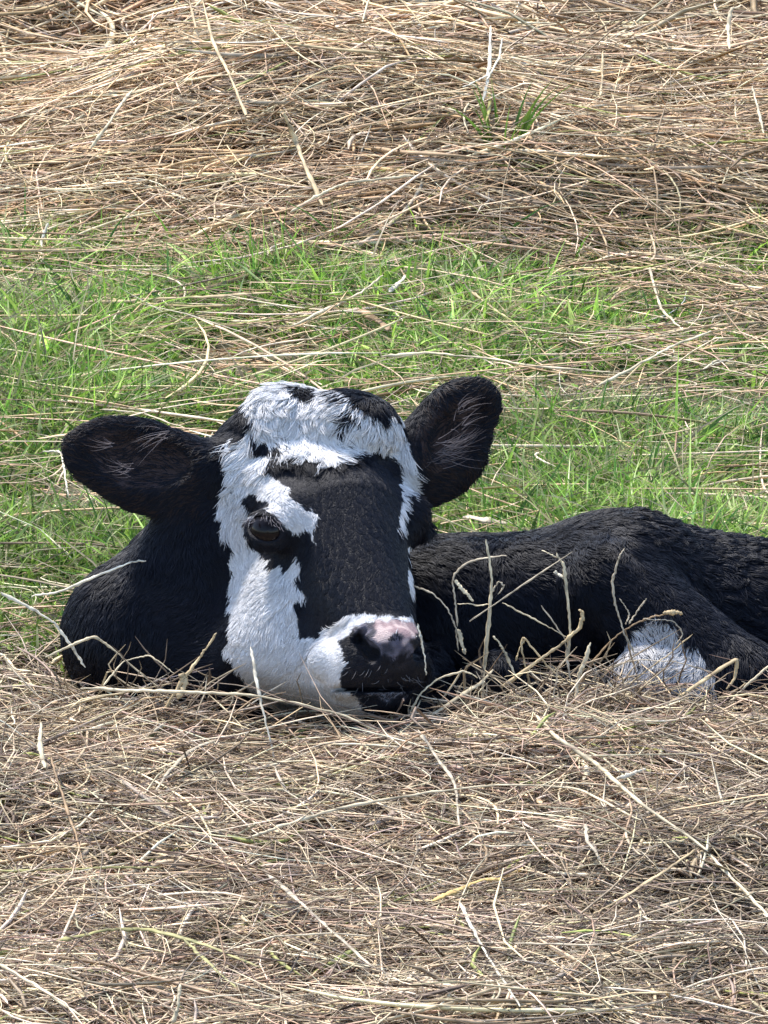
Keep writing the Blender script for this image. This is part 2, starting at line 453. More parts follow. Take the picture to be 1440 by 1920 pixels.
def grow(n, region_weight, seed, seg=6, clump_px=16):
    r = np.random.default_rng(seed)
    cen = V[T].mean(1)
    wgt = t_area * region_weight(cen, unit(tn))
    cs = np.cumsum(wgt); cs /= cs[-1]
    ti = np.searchsorted(cs, r.random(n)).clip(0, len(T) - 1)
    a, b = r.random(n), r.random(n); m = a + b > 1; a[m], b[m] = 1 - a[m], 1 - b[m]
    bc = np.stack([1 - a - b, a, b], -1)[..., None]
    p = (V[T[ti]] * bc).sum(1); nr = unit((vn[T[ti]] * bc).sum(1))
    xy = p[:, :2]
    # parameters by region
    white = markings(p, 4.0)
    fore = in_poly(xy, FOREHEAD) & (p[:, 2] < 220)
    face = in_poly(xy, FACE_BLACK) & (p[:, 2] < 100)
    loc = (p - HEAD_O) @ HB.T
    head = (p[:, 2] < 160) & (xy[:, 0] > 395) & (xy[:, 0] < 800) & (loc[:, 1] > -330)
    earm = (xy[:, 1] < 975) & ((xy[:, 0] < 385) | ((xy[:, 0] > 790) & (xy[:, 0] < 960)))
    curly = (xy[:, 0] > 1180) & (p[:, 2] > 190)
    ln = np.full(n, 27.0)
    ln[head] = 15; ln[head & white] = 21
    ln[face & ~white] = 9
    ln[fore & white] = 36; ln[fore & ~white] = np.where(xy[fore & ~white, 1] > 800, 10, 22)
    ln[earm] = 17; ln[curly] = 30
    muzzle = head & (loc[:, 1] > 255); ln[muzzle] = 6; ln[muzzle & white] = 10
    pt_ = in_poly(xy, BELLY) & (p[:, 2] < 160); ln[pt_] = 18
    brow = in_poly(xy, BROW) & head; ln[brow] = np.minimum(ln[brow], 10)
    jaw_ = head & (loc[:, 2] < -130) & (xy[:, 1] > 1200); ln[jaw_ & white] = 14
    ln *= r.uniform(0.65, 1.25, n)
    lift = np.full(n, 0.28); lift[fore] = 0.36; lift[brow] = 0.15; lift[face] = 0.10; lift[fore & ~white & (xy[:, 1] > 800)] = 0.10; lift[curly] = 0.5; lift[muzzle] = 0.12; lift[head & white & ~fore & ~muzzle] = 0.35
    # comb direction
    d2 = ((p[:, None, :] - COMB[None, :, :3]) * np.array([1, 1, 0.6])) ** 2
    w = 1 / (d2.sum(-1) + 400) ** 1.6
    fl = (w @ np.concatenate([COMB[:, 3:5], np.zeros((len(COMB), 1))], 1)) / w.sum(1, keepdims=True)
    fl = unit(fl)
    sw = 0.35 * _curl1(p / 2.0) + r.normal(0, 0.16, n)
    sw[fore & white] *= 1.5; sw[face] *= 0.45
    ca, sa = np.cos(sw), np.sin(sw)
    fl = np.stack([fl[:, 0] * ca - fl[:, 1] * sa, fl[:, 0] * sa + fl[:, 1] * ca, fl[:, 2]], -1)
    tg = unit(fl - (fl * nr).sum(1, keepdims=True) * nr)
    side = np.cross(nr, tg)
    t = np.linspace(0, 1, seg)[None, :, None]
    bend = r.normal(0, 0.25, (n, 1, 1))
    L = ln[:, None, None]
    lf = (lift * r.uniform(0.5, 1.4, n))[:, None, None]
    pts = p[:, None] + L * (tg[:, None] * t + nr[:, None] * lf * (t - 0.55 * t * t) + side[:, None] * bend * t * t)
    if curly.any():
        ph = _curl2(p) * 3 + _curl1(p * 0.3) * 2
        amp = np.where(curly, 5.0 * r.uniform(0.2, 1.3, n), 0)[:, None, None]
        pts += amp * (side[:, None] * np.sin(5 * t + ph[:, None, None]) + nr[:, None] * 0.6 * np.cos(5 * t + ph[:, None, None])) * t
    # clump the tips towards guide hairs
    from mathutils import kdtree
    ng = max(60, n // 22)
    gi = r.choice(n, ng, replace=False)
    kd = kdtree.KDTree(ng)
    for k_, g in enumerate(gi): kd.insert(p[g], k_)
    kd.balance()
    gid = np.fromiter((gi[kd.find(q)[1]] for q in p), int, n)
    near = np.linalg.norm(p[gid] - p, axis=1)
    cl = np.where(fore & white, 0.75, np.where(curly, 0.7, np.where(head & white, 0.5, 0.48)))
    cl = np.where(white[gid] == white, cl, 0) * np.clip(1.6 - near / clump_px / 1.5, 0, 1)
    cl = np.where(earm | muzzle, cl * 0.3, cl)
    pts = pts + (pts[gid] - pts) * (cl[:, None, None] * t ** 1.3)
    mid = p + tg * (ln * np.where(fore, 0.55, 0.35))[:, None]
    white = np.where(head, markings(mid, 4.0), white)
    fleck = _curl1(p * 0.9) + 0.8 * _curl2(p * 1.7); white &= ~(fore & (fleck > 1.75) & (r.random(n) < 0.8))
    salt = in_poly(mid[:, :2], SALT); white &= ~(salt & (r.random(n) < 0.72))
    patch = in_poly(xy, BELLY) & (p[:, 2] < 160); white &= ~(patch & (r.random(n) < 0.15))
    tone = r.uniform(0.8, 1.1, (n, 1)) * (0.93 + 0.10 * r.random((n, 1))[gid])
    col = np.where(white[:, None], np.array([0.70, 0.685, 0.68]) * tone, np.array([0.0038, 0.0048, 0.0105]) * tone)
    col[patch & white] *= 0.68
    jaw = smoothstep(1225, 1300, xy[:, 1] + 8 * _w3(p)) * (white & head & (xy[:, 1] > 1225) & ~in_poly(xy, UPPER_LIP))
    col *= 1 - jaw[:, None] * np.array([0.42, 0.46, 0.52])  # jaw fur dimmer and beiger downwards: dirty wet hair plus painted underside shade
    brown = earm & (r.random(n) < np.where(nr[:, 2] < -0.6, 0.30, 0.1)); col[brown] = np.array([0.026, 0.015, 0.012])
    keep = ~(in_poly(xy, GREYPAD) & (p[:, 2] < -60)) & ~(in_poly(xy, EYE_BARE) & (p[:, 2] < 30))
    keep &= ~(in_poly(xy, PINK) & (p[:, 2] < -60))
    inner = (in_poly(xy, EAR_IN[0]) | in_poly(xy, EAR_IN[1])) & earm & (nr[:, 2] < -0.3)
    keep &= ~(inner & (r.random(n) < 0.6))
    return pts[keep], ln[keep], col[keep], dict(fore=(fore & white)[keep], white=white[keep])

def facing(nr):  # the camera side and the top get most of the hair
    f = -nr[:, 2] * 0.9 - nr[:, 1] * 0.4
    return np.where(f > -0.35, 1.0, 0.12)
_o = np.sign((unit(tn) * vn[T[:, 0]]).sum(1))[:, None]
tn = tn * _o
def w_head(c, nr):
    return np.where((c[:, 0] > 395) & (c[:, 0] < 810) & (c[:, 1] > 690) & (c[:, 2] < 200), 1.0, 0) * facing(nr)
def w_body(c, nr):
    return np.where((c[:, 0] > 395) & (c[:, 0] < 810) & (c[:, 1] > 690) & (c[:, 2] < 200), 0.0, 1) * facing(nr) * (c[:, 0] < 1600)

def emit(name, pts, ln, col, rad_px):
    n, k = pts.shape[:2]
    prof = np.array([1, 1, 0.95, 0.8, 0.55, 0.15])[:k]
    hair_obj(name, calf_frame(pts), rad_px * S * prof[None] * np.random.default_rng(1).uniform(0.7, 1.3, (n, 1)), col, m_fur, CALF)
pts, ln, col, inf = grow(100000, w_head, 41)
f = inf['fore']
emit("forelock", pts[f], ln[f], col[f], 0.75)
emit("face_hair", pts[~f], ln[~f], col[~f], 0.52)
pts, ln, col, inf = grow(110000, w_body, 42, clump_px=22)
emit("coat", pts, ln, col, 0.75)

# pale hair inside the ears, lashes and a few whiskers
def strands(name, specs, colour, rad_px, seed, k=7):
    r = np.random.default_rng(seed); P = []
    for (a, b, n, sp, droop) in specs:
        a, b = np.asarray(a, float), np.asarray(b, float)
        for _ in range(n):
            s = r.normal(0, sp, 3) * np.array([1, 1, .5]); e = s * 1.25 + r.normal(0, sp * 0.5, 3)
            t = np.linspace(0, 1, k)[:, None]
            e = e + (b - a) * r.uniform(-0.55, 0.15) + np.array([-(b - a)[1], (b - a)[0], 0]) * r.normal(0, 0.22)
            q = (a + s) * (1 - t) + (b + e) * t
            q += np.array([0, droop, -droop * .5]) * (t * (1 - t) * 4) + r.normal(0, 1.2, (1, 3)) * t
            P.append(q)
    P = np.array(P); n = len(P)
    prof = np.linspace(1, 0.2, k)[None]
    return hair_obj(name, calf_frame(P), rad_px * S * prof * np.ones((n, 1)), np.asarray(colour) * r.uniform(0.6, 1.15, (n, 1)), m_fur, CALF)
strands("ear_hair", [((868,765,120),(903,752,112),14,7,-3),((786,868,106),(820,856,110),16,5,3),((835,838,108),(905,806,112),26,9,4),((830,856,110),(888,836,108),20,9,3),((865,800,112),(908,785,116),8,8,-3),
                     ((205,832,26),(170,827,26),10,4,2),((240,880,26),(192,872,24),14,6,3),((310,812,40),(255,842,32),12,7,-3)], (0.17, 0.14, 0.14), 0.55, 5)
strands("eyelashes", [((478,972,-98),(455,982,-125),10,3,2),((500,966,-108),(498,974,-140),16,6,2),((520,976,-106),(528,984,-136),10,5,2)], (0.10, 0.09, 0.10), 0.7, 6)
_wr = np.random.default_rng(9); _ws = []
for _ in range(46):
    x, y = _wr.uniform(650, 785), _wr.uniform(1235, 1330)
    w = surf_w(x, y); s_ = (x - 720) / 70
    _ws.append(((x, y, w + 2), (x + 22 * s_ + _wr.normal(0, 6), y + _wr.uniform(4, 20), w - _wr.uniform(10, 26)), 1, 0.5, 3))
strands("whiskers", _ws, (0.16, 0.15, 0.15), 0.55, 8)
# ------------------------------------------------------------------ the field: soil, grass, hay
m_soil, nt, bs = new_mat("soil")
tc = nt.nodes.new("ShaderNodeTexCoord")
n1 = nt.nodes.new("ShaderNodeTexNoise"); n1.inputs["Scale"].default_value = 30; n1.inputs["Detail"].default_value = 8
n2 = nt.nodes.new("ShaderNodeTexNoise"); n2.inputs["Scale"].default_value = 1.3; n2.inputs["Detail"].default_value = 5
mp = nt.nodes.new("ShaderNodeMapping"); mp.inputs["Scale"].default_value = (1, 1, 1)
c1 = nt.nodes.new("ShaderNodeValToRGB")
c1.color_ramp.elements[0].color = (0.022, 0.024, 0.010, 1); c1.color_ramp.elements[0].position = 0.35
c1.color_ramp.elements[1].color = (0.10, 0.085, 0.045, 1); c1.color_ramp.elements[1].position = 0.7
c2 = nt.nodes.new("ShaderNodeValToRGB")
c2.color_ramp.elements[0].color = (0.035, 0.065, 0.015, 1); c2.color_ramp.elements[0].position = 0.42
c2.color_ramp.elements[1].color = (0.17, 0.13, 0.07, 1); c2.color_ramp.elements[1].position = 0.6
mx = nt.nodes.new("ShaderNodeMix"); mx.data_type = 'RGBA'; mx.inputs[0].default_value = 0.5
for n_ in (n1, n2): nt.links.new(tc.outputs["Object"], n_.inputs["Vector"])
nt.links.new(n1.outputs[0], c1.inputs[0]); nt.links.new(n2.outputs[0], c2.inputs[0])
nt.links.new(c1.outputs[0], mx.inputs[6]); nt.links.new(c2.outputs[0], mx.inputs[7])
nt.links.new(mx.outputs[2], bs.inputs["Base Color"])
bu = nt.nodes.new("ShaderNodeBump"); bu.inputs["Strength"].default_value = 0.8; bu.inputs["Distance"].default_value = 0.02
nt.links.new(n1.outputs[0], bu.inputs["Height"]); nt.links.new(bu.outputs[0], bs.inputs["Normal"])
bs.inputs["Roughness"].default_value = 0.95
gx = np.unique(np.concatenate([np.linspace(-2.5, 2.5, 126), -np.geomspace(2.5, 900, 40), np.geomspace(2.5, 900, 40)]))
gy = np.unique(np.concatenate([np.linspace(-2.5, 6.5, 226), -1.5 - np.geomspace(1, 900, 40), 5.5 + np.geomspace(1, 900, 40)]))
XX, YY = np.meshgrid(gx, gy)
vv = np.stack([XX, YY, ground_z(XX, YY)], -1).reshape(-1, 3)
i = np.arange(len(gy) - 1)[:, None] * len(gx); j = np.arange(len(gx) - 1)
qq = np.stack([i + j, i + j + 1, i + len(gx) + j + 1, i + len(gx) + j], -1).reshape(-1, 4)
tag(link("ground", mesh_from("ground", vv, qq, m_soil)), kind="structure")

def dry_mat(name, rough, trans, vary):
    m, nt, bs = new_mat(name)
    at = nt.nodes.new("ShaderNodeAttribute"); at.attribute_name = "tint"
    tc = nt.nodes.new("ShaderNodeTexCoord")
    no = nt.nodes.new("ShaderNodeTexNoise"); no.inputs["Scale"].default_value = 55; no.inputs["Detail"].default_value = 3
    rp = nt.nodes.new("ShaderNodeMapRange"); rp.inputs[1].default_value = 0.3; rp.inputs[2].default_value = 0.7
    rp.inputs[3].default_value = 1 - vary; rp.inputs[4].default_value = 1 + vary
    mu = nt.nodes.new("ShaderNodeMix"); mu.data_type = 'RGBA'; mu.blend_type = 'MULTIPLY'; mu.inputs[0].default_value = 1
    nt.links.new(tc.outputs["Object"], no.inputs["Vector"]); nt.links.new(no.outputs[0], rp.inputs[0])
    nt.links.new(at.outputs["Color"], mu.inputs[6]); nt.links.new(rp.outputs[0], mu.inputs[7])
    nt.links.new(mu.outputs[2], bs.inputs["Base Color"])
    bs.inputs["Roughness"].default_value = rough; bs.inputs["Specular IOR Level"].default_value = 0.22
    if trans:
        tr = nt.nodes.new("ShaderNodeBsdfTranslucent"); ms = nt.nodes.new("ShaderNodeMixShader"); ms.inputs[0].default_value = trans
        nt.links.new(mu.outputs[2], tr.inputs[0]); nt.links.new(bs.outputs[0], ms.inputs[1]); nt.links.new(tr.outputs[0], ms.inputs[2])
        nt.links.new(ms.outputs[0], nt.nodes["Material Output"].inputs[0])
    return m
m_straw = dry_mat("dry_straw", 0.58, 0.0, 0.38)
m_grass = dry_mat("green_grass", 0.38, 0.35, 0.25)

# calf distance lookup, so that no straw runs through its body
def calf_depth(P):
    q = to_calf(P)
    ix = [np.searchsorted(g, q[..., a]).clip(0, len(g) - 1) for a, g in enumerate((GX, GY, GW))]
    d = F[ix[0], ix[1], ix[2]]
    outside = (q[..., 0] < GX[0]) | (q[..., 0] > GX[-1]) | (q[..., 1] < GY[0]) | (q[..., 1] > GY[-1]) | (q[..., 2] < GW[0]) | (q[..., 2] > GW[-1])
    return np.where(outside, 900.0, d)

def stalks(path, width, thick=0.45, taper=0.25):
    """path (n,k,3), width (n,) -> three-sided stalks; verts, quads (+ end caps left as points)"""
    n, k = path.shape[:2]
    tan = np.gradient(path, axis=1); tan = unit(tan)
    r = np.random.default_rng(n)
    up = unit(np.array([0, 0, 1.0]) + r.normal(0, 0.45, (n, 1, 3)))
    sd = unit(np.cross(tan, up)); nm = np.cross(sd, tan)
    t = np.linspace(0, 1, k)[None, :, None]
    prof = (1 - taper * t) * np.clip(np.minimum(t, 1 - t) * 14 + 0.25, 0, 1)
    w = width[:, None, None] * 0.5 * prof
    a = path + sd * w - nm * w * thick * 0.6
    b = path - sd * w - nm * w * thick * 0.6
    c = path + nm * w * thick * 1.3
    Vt = np.stack([a, b, c], 2).reshape(n, k * 3, 3)
    base = []
    for s_ in range(k - 1):
        for e in range(3):
            f = (e + 1) % 3
            base.append([s_ * 3 + e, s_ * 3 + 3 + e, s_ * 3 + 3 + f, s_ * 3 + f])
    Q = (np.array(base)[None] + (np.arange(n) * k * 3)[:, None, None]).reshape(-1, 4)
    return Vt.reshape(-1, 3), Q, k * 3

def blades(path, width, fold=0.35):
    """thin V-folded leaf blades narrowing to a tip"""
    n, k = path.shape[:2]
    tan = unit(np.gradient(path, axis=1))
    r = np.random.default_rng(n + 1)
    ref = unit(r.normal(size=(n, 1, 3)) + np.array([0, -0.8, 0.3]))
    sd = unit(np.cross(tan, ref)); nm = np.cross(sd, tan)
    t = np.linspace(0, 1, k)[None, :, None]
    w = width[:, None, None] * 0.5 * np.clip((1 - t) * 1.9, 0.03, 1) * (0.65 + 0.35 * np.clip(t * 4, 0, 1))
    Vt = np.stack([path + sd * w + nm * w * fold, path, path - sd * w + nm * w * fold], 2).reshape(n, k * 3, 3)
    base = []
    for s_ in range(k - 1):
        for e in range(2):
            base.append([s_ * 3 + e, s_ * 3 + 3 + e, s_ * 3 + 4 + e, s_ * 3 + 1 + e])
    Q = (np.array(base)[None] + (np.arange(n) * k * 3)[:, None, None]).reshape(-1, 4)
    return Vt.reshape(-1, 3), Q, k * 3

TAN = 0.4032
def half_width(y): return (DIST * math.cos(PITCH) + y) / DIST / math.cos(PITCH) * TAN * 1.08
def scatter(n, y0, y1, seed, dens, margin=0.30):
    """random spots over what the field of view covers and a margin to either side"""
    r = np.random.default_rng(seed); out = []
    got = 0
    while got < n:
        y = r.uniform(y0, y1, n); hw = half_width(y) + margin
        x = r.uniform(-1, 1, n) * (half_width(y1) + margin)
        ok = (np.abs(x) < hw) & (r.random(n) < dens(x, y))
        out.append(np.stack([x, y], -1)[ok]); got += ok.sum()
    return np.concatenate(out)[:n]

PALE = np.array([[0.58, 0.47, 0.32], [0.50, 0.38, 0.245], [0.40, 0.285, 0.17], [0.22, 0.145, 0.08], [0.62, 0.53, 0.39], [0.28, 0.20, 0.13]])
GREY = np.array([[0.48, 0.395, 0.27], [0.36, 0.285, 0.19], [0.27, 0.205, 0.135], [0.15, 0.105, 0.07], [0.58, 0.50, 0.37], [0.24, 0.19, 0.15], [0.10, 0.07, 0.05]])
def hay(name, xy, seed, length, width, layer, palette, heading=0.45, pitch=0.10, bow=0.10, wave=0.0, green=0.0, k=7, material=None):
    r = np.random.default_rng(seed); n = len(xy)
    L = length[0] * np.exp(r.normal(0, length[1], n)); W = width[0] * np.exp(r.normal(0, width[1], n))
    th = r.normal(0, heading, n) + np.pi * (r.random(n) < 0.5)
    th += np.where(r.random(n) < 0.22, r.uniform(-1.5, 1.5, n), 0)
    t = np.linspace(-0.5, 0.5, k)[None]
    cv = r.normal(0, bow, n)[:, None]
    s_ = cv * (t * t - 0.08) * 4 + wave * np.cumsum(r.normal(0, 0.3, (n, k)), 1)
    kink = np.where(r.random(n) < 0.22, r.normal(0, 0.5, n), 0)[:, None]; kp = r.uniform(-0.25, 0.25, n)[:, None]
    s_ = s_ + kink * np.clip(t - kp, 0, None)
    dx, dy = np.cos(th)[:, None], np.sin(th)[:, None]
    X = xy[:, 0:1] + L[:, None] * (dx * t - dy * s_); Y = xy[:, 1:2] + L[:, None] * (dy * t + dx * s_)
    base = ground_z(X, Y) + hay_depth(X, Y)
    base = base * 0.5 + base.mean(1, keepdims=True) * 0.5
    u = r.random(n)[:, None]
    Z = base - layer[0] * (1 - u) * np.clip(hay_depth(xy[:, :1], xy[:, 1:2]) / 0.05, 0.25, 1.6) + layer[1] * u
    pt = r.normal(0, pitch, n)[:, None] + np.where(r.random(n) < 0.03, r.uniform(0.3, 0.9, n), 0)[:, None]
    Z = Z + L[:, None] * (t * pt + 0.12 * r.normal(0, 1, n)[:, None] * (t * t - 0.08) + wave * 0.5 * np.cumsum(r.normal(0, 0.3, (n, k)), 1))
    top = (ground_z(xy[:, 0], xy[:, 1]) + hay_depth(xy[:, 0], xy[:, 1]))[:, None] + layer[1] * 1.3 + 0.012 + 0.02 * r.random((n, 1)) ** 3
    Z = np.where(Z > top, top + (Z - top) * 0.25, Z)
    Z = np.maximum(Z, ground_z(X, Y) + 0.002)
    P = np.stack([X, Y, Z], -1)
    d = calf_depth(P)
    keep = (d.min(1) > -4)
    P, W, L = P[keep], W[keep], L[keep]
    m = len(P)
    Vt, Q, per = stalks(P, W)
    tone = palette[r.integers(0, len(palette), m)] * np.exp(r.normal(-0.06, 0.48, (m, 1)))
    mid_ = P[:, P.shape[1] // 2, :2]
    tone = tone * (1 + 0.22 * np.tanh(_g2(mid_ + 7.0)) + 0.12 * np.tanh(_g3(mid_ + 3.0)))[:, None]
    g = r.random(m) < green
    tone[g] = np.array([0.20, 0.22, 0.07]) * np.exp(r.normal(0, 0.25, (g.sum(), 1)))
    tone = np.clip(tone * np.array([1.24, 1.19, 1.12]) * (1 + r.normal(0, 0.04, (m, 3))), 0.01, 2)
    tone = tone / np.maximum(1, tone.max(1, keepdims=True) / 0.74)
    o = link(name, mesh_from(name, Vt, Q, material or m_straw, np.repeat(tone, per, 0)))
    return tag(o, kind="stuff")

# green grass between the swaths
def grass_density(x, y):
    p = np.stack([x, y], -1)
    clump = 0.70 + 0.34 * _g2(p) + 0.40 * _g3(p)
    band = smoothstep(0.05, 0.35, y) * (1 - smoothstep(1.5, 2.5, y + 0.35 * _g1(p)) * 0.9)
    return np.clip(clump * band, 0.02, 1)
def make_grass(name, n, seed, y0, y1, hgt, wid, palette, lean):
    xy = scatter(n, y0, y1, seed, grass_density)
    r = np.random.default_rng(seed); k = 5
    h = hgt * np.exp(r.normal(0, 0.35, n)) * (0.55 + 0.65 * np.clip(grass_density(xy[:, 0], xy[:, 1]), 0, 1)); a = r.uniform(0, 2 * np.pi, n)
    ln = np.abs(r.normal(lean, 0.35, n))
    t = np.linspace(0, 1, k)[None]
    out = h[:, None] * (ln[:, None] * (0.35 * t + 0.65 * t * t)); z_ = h[:, None] * (t - 0.28 * ln[:, None] * t * t)
    X = xy[:, :1] + np.cos(a)[:, None] * out; Y = xy[:, 1:] + np.sin(a)[:, None] * out
    P = np.stack([X, Y, ground_z(X, Y) + np.maximum(z_, 0.001 + 0.01 * t)], -1)
    keep = calf_depth(P).min(1) > 2
    P = P[keep]; m = len(P); W = wid * np.exp(r.normal(0, 0.3, m))
    Vt, Q, per = blades(P, W)
    tone = palette[r.integers(0, len(palette), m)] * np.exp(r.normal(0, 0.34, (m, 1))) * (1 + 0.2 * np.tanh(_g2(P[:, 0, :2] + 11)))[:, None]
    tag(link(name, mesh_from(name, Vt, Q, m_grass, np.repeat(tone, per, 0))), kind="stuff")
GREEN = np.array([[0.18, 0.30, 0.045], [0.23, 0.36, 0.06], [0.11, 0.22, 0.035], [0.29, 0.43, 0.09], [0.36, 0.46, 0.14], [0.07, 0.15, 0.035], [0.05, 0.11, 0.02], [0.36, 0.40, 0.18]])
make_grass("grass", 300000, 71, 0.05, 3.0, 0.032, 0.0032, GREEN * np.array([1.12, 1.14, 1.12]), 0.70)
DRYG = np.array([[0.30, 0.26, 0.14], [0.22, 0.20, 0.10], [0.36, 0.30, 0.19]])
make_grass("dead_grass", 45000, 72, 0.05, 4.6, 0.045, 0.0020, DRYG, 1.2)

one = lambda x, y: np.ones_like(x)
back = lambda x, y: np.clip(hay_depth(x, y) / 0.08, 0, 1) * (y > 1.2)
front = lambda x, y: np.clip(hay_depth(x, y) / 0.05, 0, 1) * (y < 1)
Y0 = -1.25
hay("hay_swath_behind", scatter(24000, 1.3, 5.2, 81, back, 0.4), 81, (0.17, 0.45), (0.0044, 0.45), (0.07, 0.035), PALE, heading=0.72, pitch=0.14, bow=0.12)
hay("hay_chaff_behind", scatter(13000, 1.3, 5.2, 82, back, 0.4), 82, (0.12, 0.4), (0.0026, 0.35), (0.06, 0.035), PALE * 0.9, heading=0.8, pitch=0.25, bow=0.15)
hay("hay_swath", scatter(20000, Y0, 0.45, 83, front), 83, (0.13, 0.5), (0.0018, 0.38), (0.040, 0.016), GREY, heading=0.80, pitch=0.14, bow=0.24, wave=0.024)
hay("hay_chaff", scatter(30000, Y0, 0.45, 84, front), 84, (0.060, 0.45), (0.0011, 0.32), (0.036, 0.016), GREY * 0.95, heading=1.2, pitch=0.32, bow=0.45, wave=0.07)
hay("hay_stalks", scatter(2600, Y0, 0.30, 88, front), 88, (0.20, 0.45), (0.0028, 0.25), (0.015, 0.020), GREY * 1.15, heading=0.85, pitch=0.11, bow=0.2, wave=0.01)
hay("hay_leaf_strips", scatter(4200, Y0, 0.45, 85, front), 85, (0.07, 0.55), (0.0044, 0.35), (0.015, 0.016), GREY * 1.15, heading=0.8, pitch=0.14, bow=0.2, green=0.10)
hay("hay_flakes", scatter(6000, Y0, 0.35, 90, front), 90, (0.022, 0.5), (0.0042, 0.4), (0.018, 0.014), GREY * 1.15, heading=1.2, pitch=0.3, bow=0.2, k=4)
edge = lambda x, y: (0.2 + 0.8 * np.exp(-((y + 0.13) / 0.12) ** 2)) * (1 - 0.9 * np.exp(-((x + 0.11) / 0.13) ** 2 - ((y + 0.18) / 0.16) ** 2))
hay("hay_edge_litter", scatter(2200, -0.40, 0.10, 89, edge), 89, (0.11, 0.45), (0.0020, 0.35), (0.0, 0.030), GREY * 1.2, heading=0.7, pitch=0.30, bow=0.25, wave=0.01)
thin = lambda x, y: 0.24 + 0.76 * smoothstep(1.3, 2.2, y + 0.2 * _g1(np.stack([x, y], -1)))
hay("loose_straw", scatter(4500, 0.15, 2.6, 86, thin, 0.4), 86, (0.19, 0.5), (0.0027, 0.40), (0.0, 0.050), PALE * 1.1, heading=0.5, pitch=0.08, bow=0.10, green=0.05)
hay("loose_chaff", scatter(11500, 0.1, 2.6, 87, thin, 0.4), 87, (0.08, 0.5), (0.0017, 0.35), (0.0, 0.040), PALE, heading=0.9, pitch=0.20, bow=0.2)
# ------------------------------------------------------------------ single stalks, blades and leaves that stand out
def _ray(px, py):
    d = FWD + RIGHT * ((px - 720) * S / DIST) + UP * ((960 - py) * S / DIST)
    return d
def on_field(px, py, h=0.0):
    """the spot on the hay or grass surface seen at this place of the photo, h above it"""
    d = _ray(px, py); t = (EYE[2] - 0.03) / -d[2]
    for _ in range(12):
        p = EYE + d * t
        zt = float(ground_z(p[0], p[1])) + float(hay_depth(p[0], p[1])) + h
        t += (p[2] - zt) / -d[2] * 0.9
    return EYE + d * t
def before_calf(px, py, w):
    d = _ray(px, py)
    return EYE + d * (DIST + w * S)
def spline(C, n):
    C = np.asarray(C, float); m = len(C)
    if m == 2: return C[0] + (C[1] - C[0]) * np.linspace(0, 1, n)[:, None]
    E = np.concatenate([[2 * C[0] - C[1]], C, [2 * C[-1] - C[-2]]])
    u = np.linspace(0, m - 1 - 1e-6, n); i = u.astype(int); t = (u - i)[:, None]
    a, b, c, d = E[i], E[i + 1], E[i + 2], E[i + 3]
    return 0.5 * (2 * b + (c - a) * t + (2 * a - 5 * b + 4 * c - d) * t * t + (3 * b - a - 3 * c + d) * t ** 3)
def rod(path, radius, sides=6, flat=1.0, lean=(0, -0.5, 1)):
    n = len(path); tan = unit(np.gradient(path, axis=0))
    ref = np.asarray(lean, float); sd = unit(np.cross(tan, ref)); nm = np.cross(sd, tan)
    a = np.linspace(0, 2 * np.pi, sides, endpoint=False)
    ring = sd[:, None] * np.cos(a)[None, :, None] + nm[:, None] * (flat * np.sin(a))[None, :, None]
    Vt = (path[:, None] + ring * np.asarray(radius).reshape(-1, 1, 1)).reshape(-1, 3)
    i = np.arange(n - 1)[:, None] * sides; j = np.arange(sides)
    q = np.stack([i + j, i + (j + 1) % sides, i + sides + (j + 1) % sides, i + sides + j], -1).reshape(-1, 4)
    return Vt, q
SR = np.random.default_rng(5)
def _tint(n, col):
    k = n // 6; run = np.interp(np.arange(k), np.arange(0, k + 4, 4), 0.72 + 0.42 * SR.random(len(np.arange(0, k + 4, 4))))
    run = run * np.where(SR.random(k) < 0.10, 0.6, 1.0)
    return np.clip(np.asarray(col) * np.repeat(run, 6)[:, None] * (0.92 + 0.16 * SR.random((n, 1))), 0, 0.8)
STRAWC = {'pale': (0.60, 0.50, 0.33), 'tan': (0.48, 0.36, 0.20), 'brown': (0.26, 0.17, 0.09), 'grey': (0.46, 0.38, 0.27), 'white': (0.68, 0.61, 0.47), 'olive': (0.33, 0.30, 0.12), 'yellow': (0.55, 0.38, 0.14)}
G1 = "single stalks lying on the grass"; G2 = "single stalks in front of the calf"; G3 = "single stalks on the near hay"; G4 = "single stalks on the hay behind"
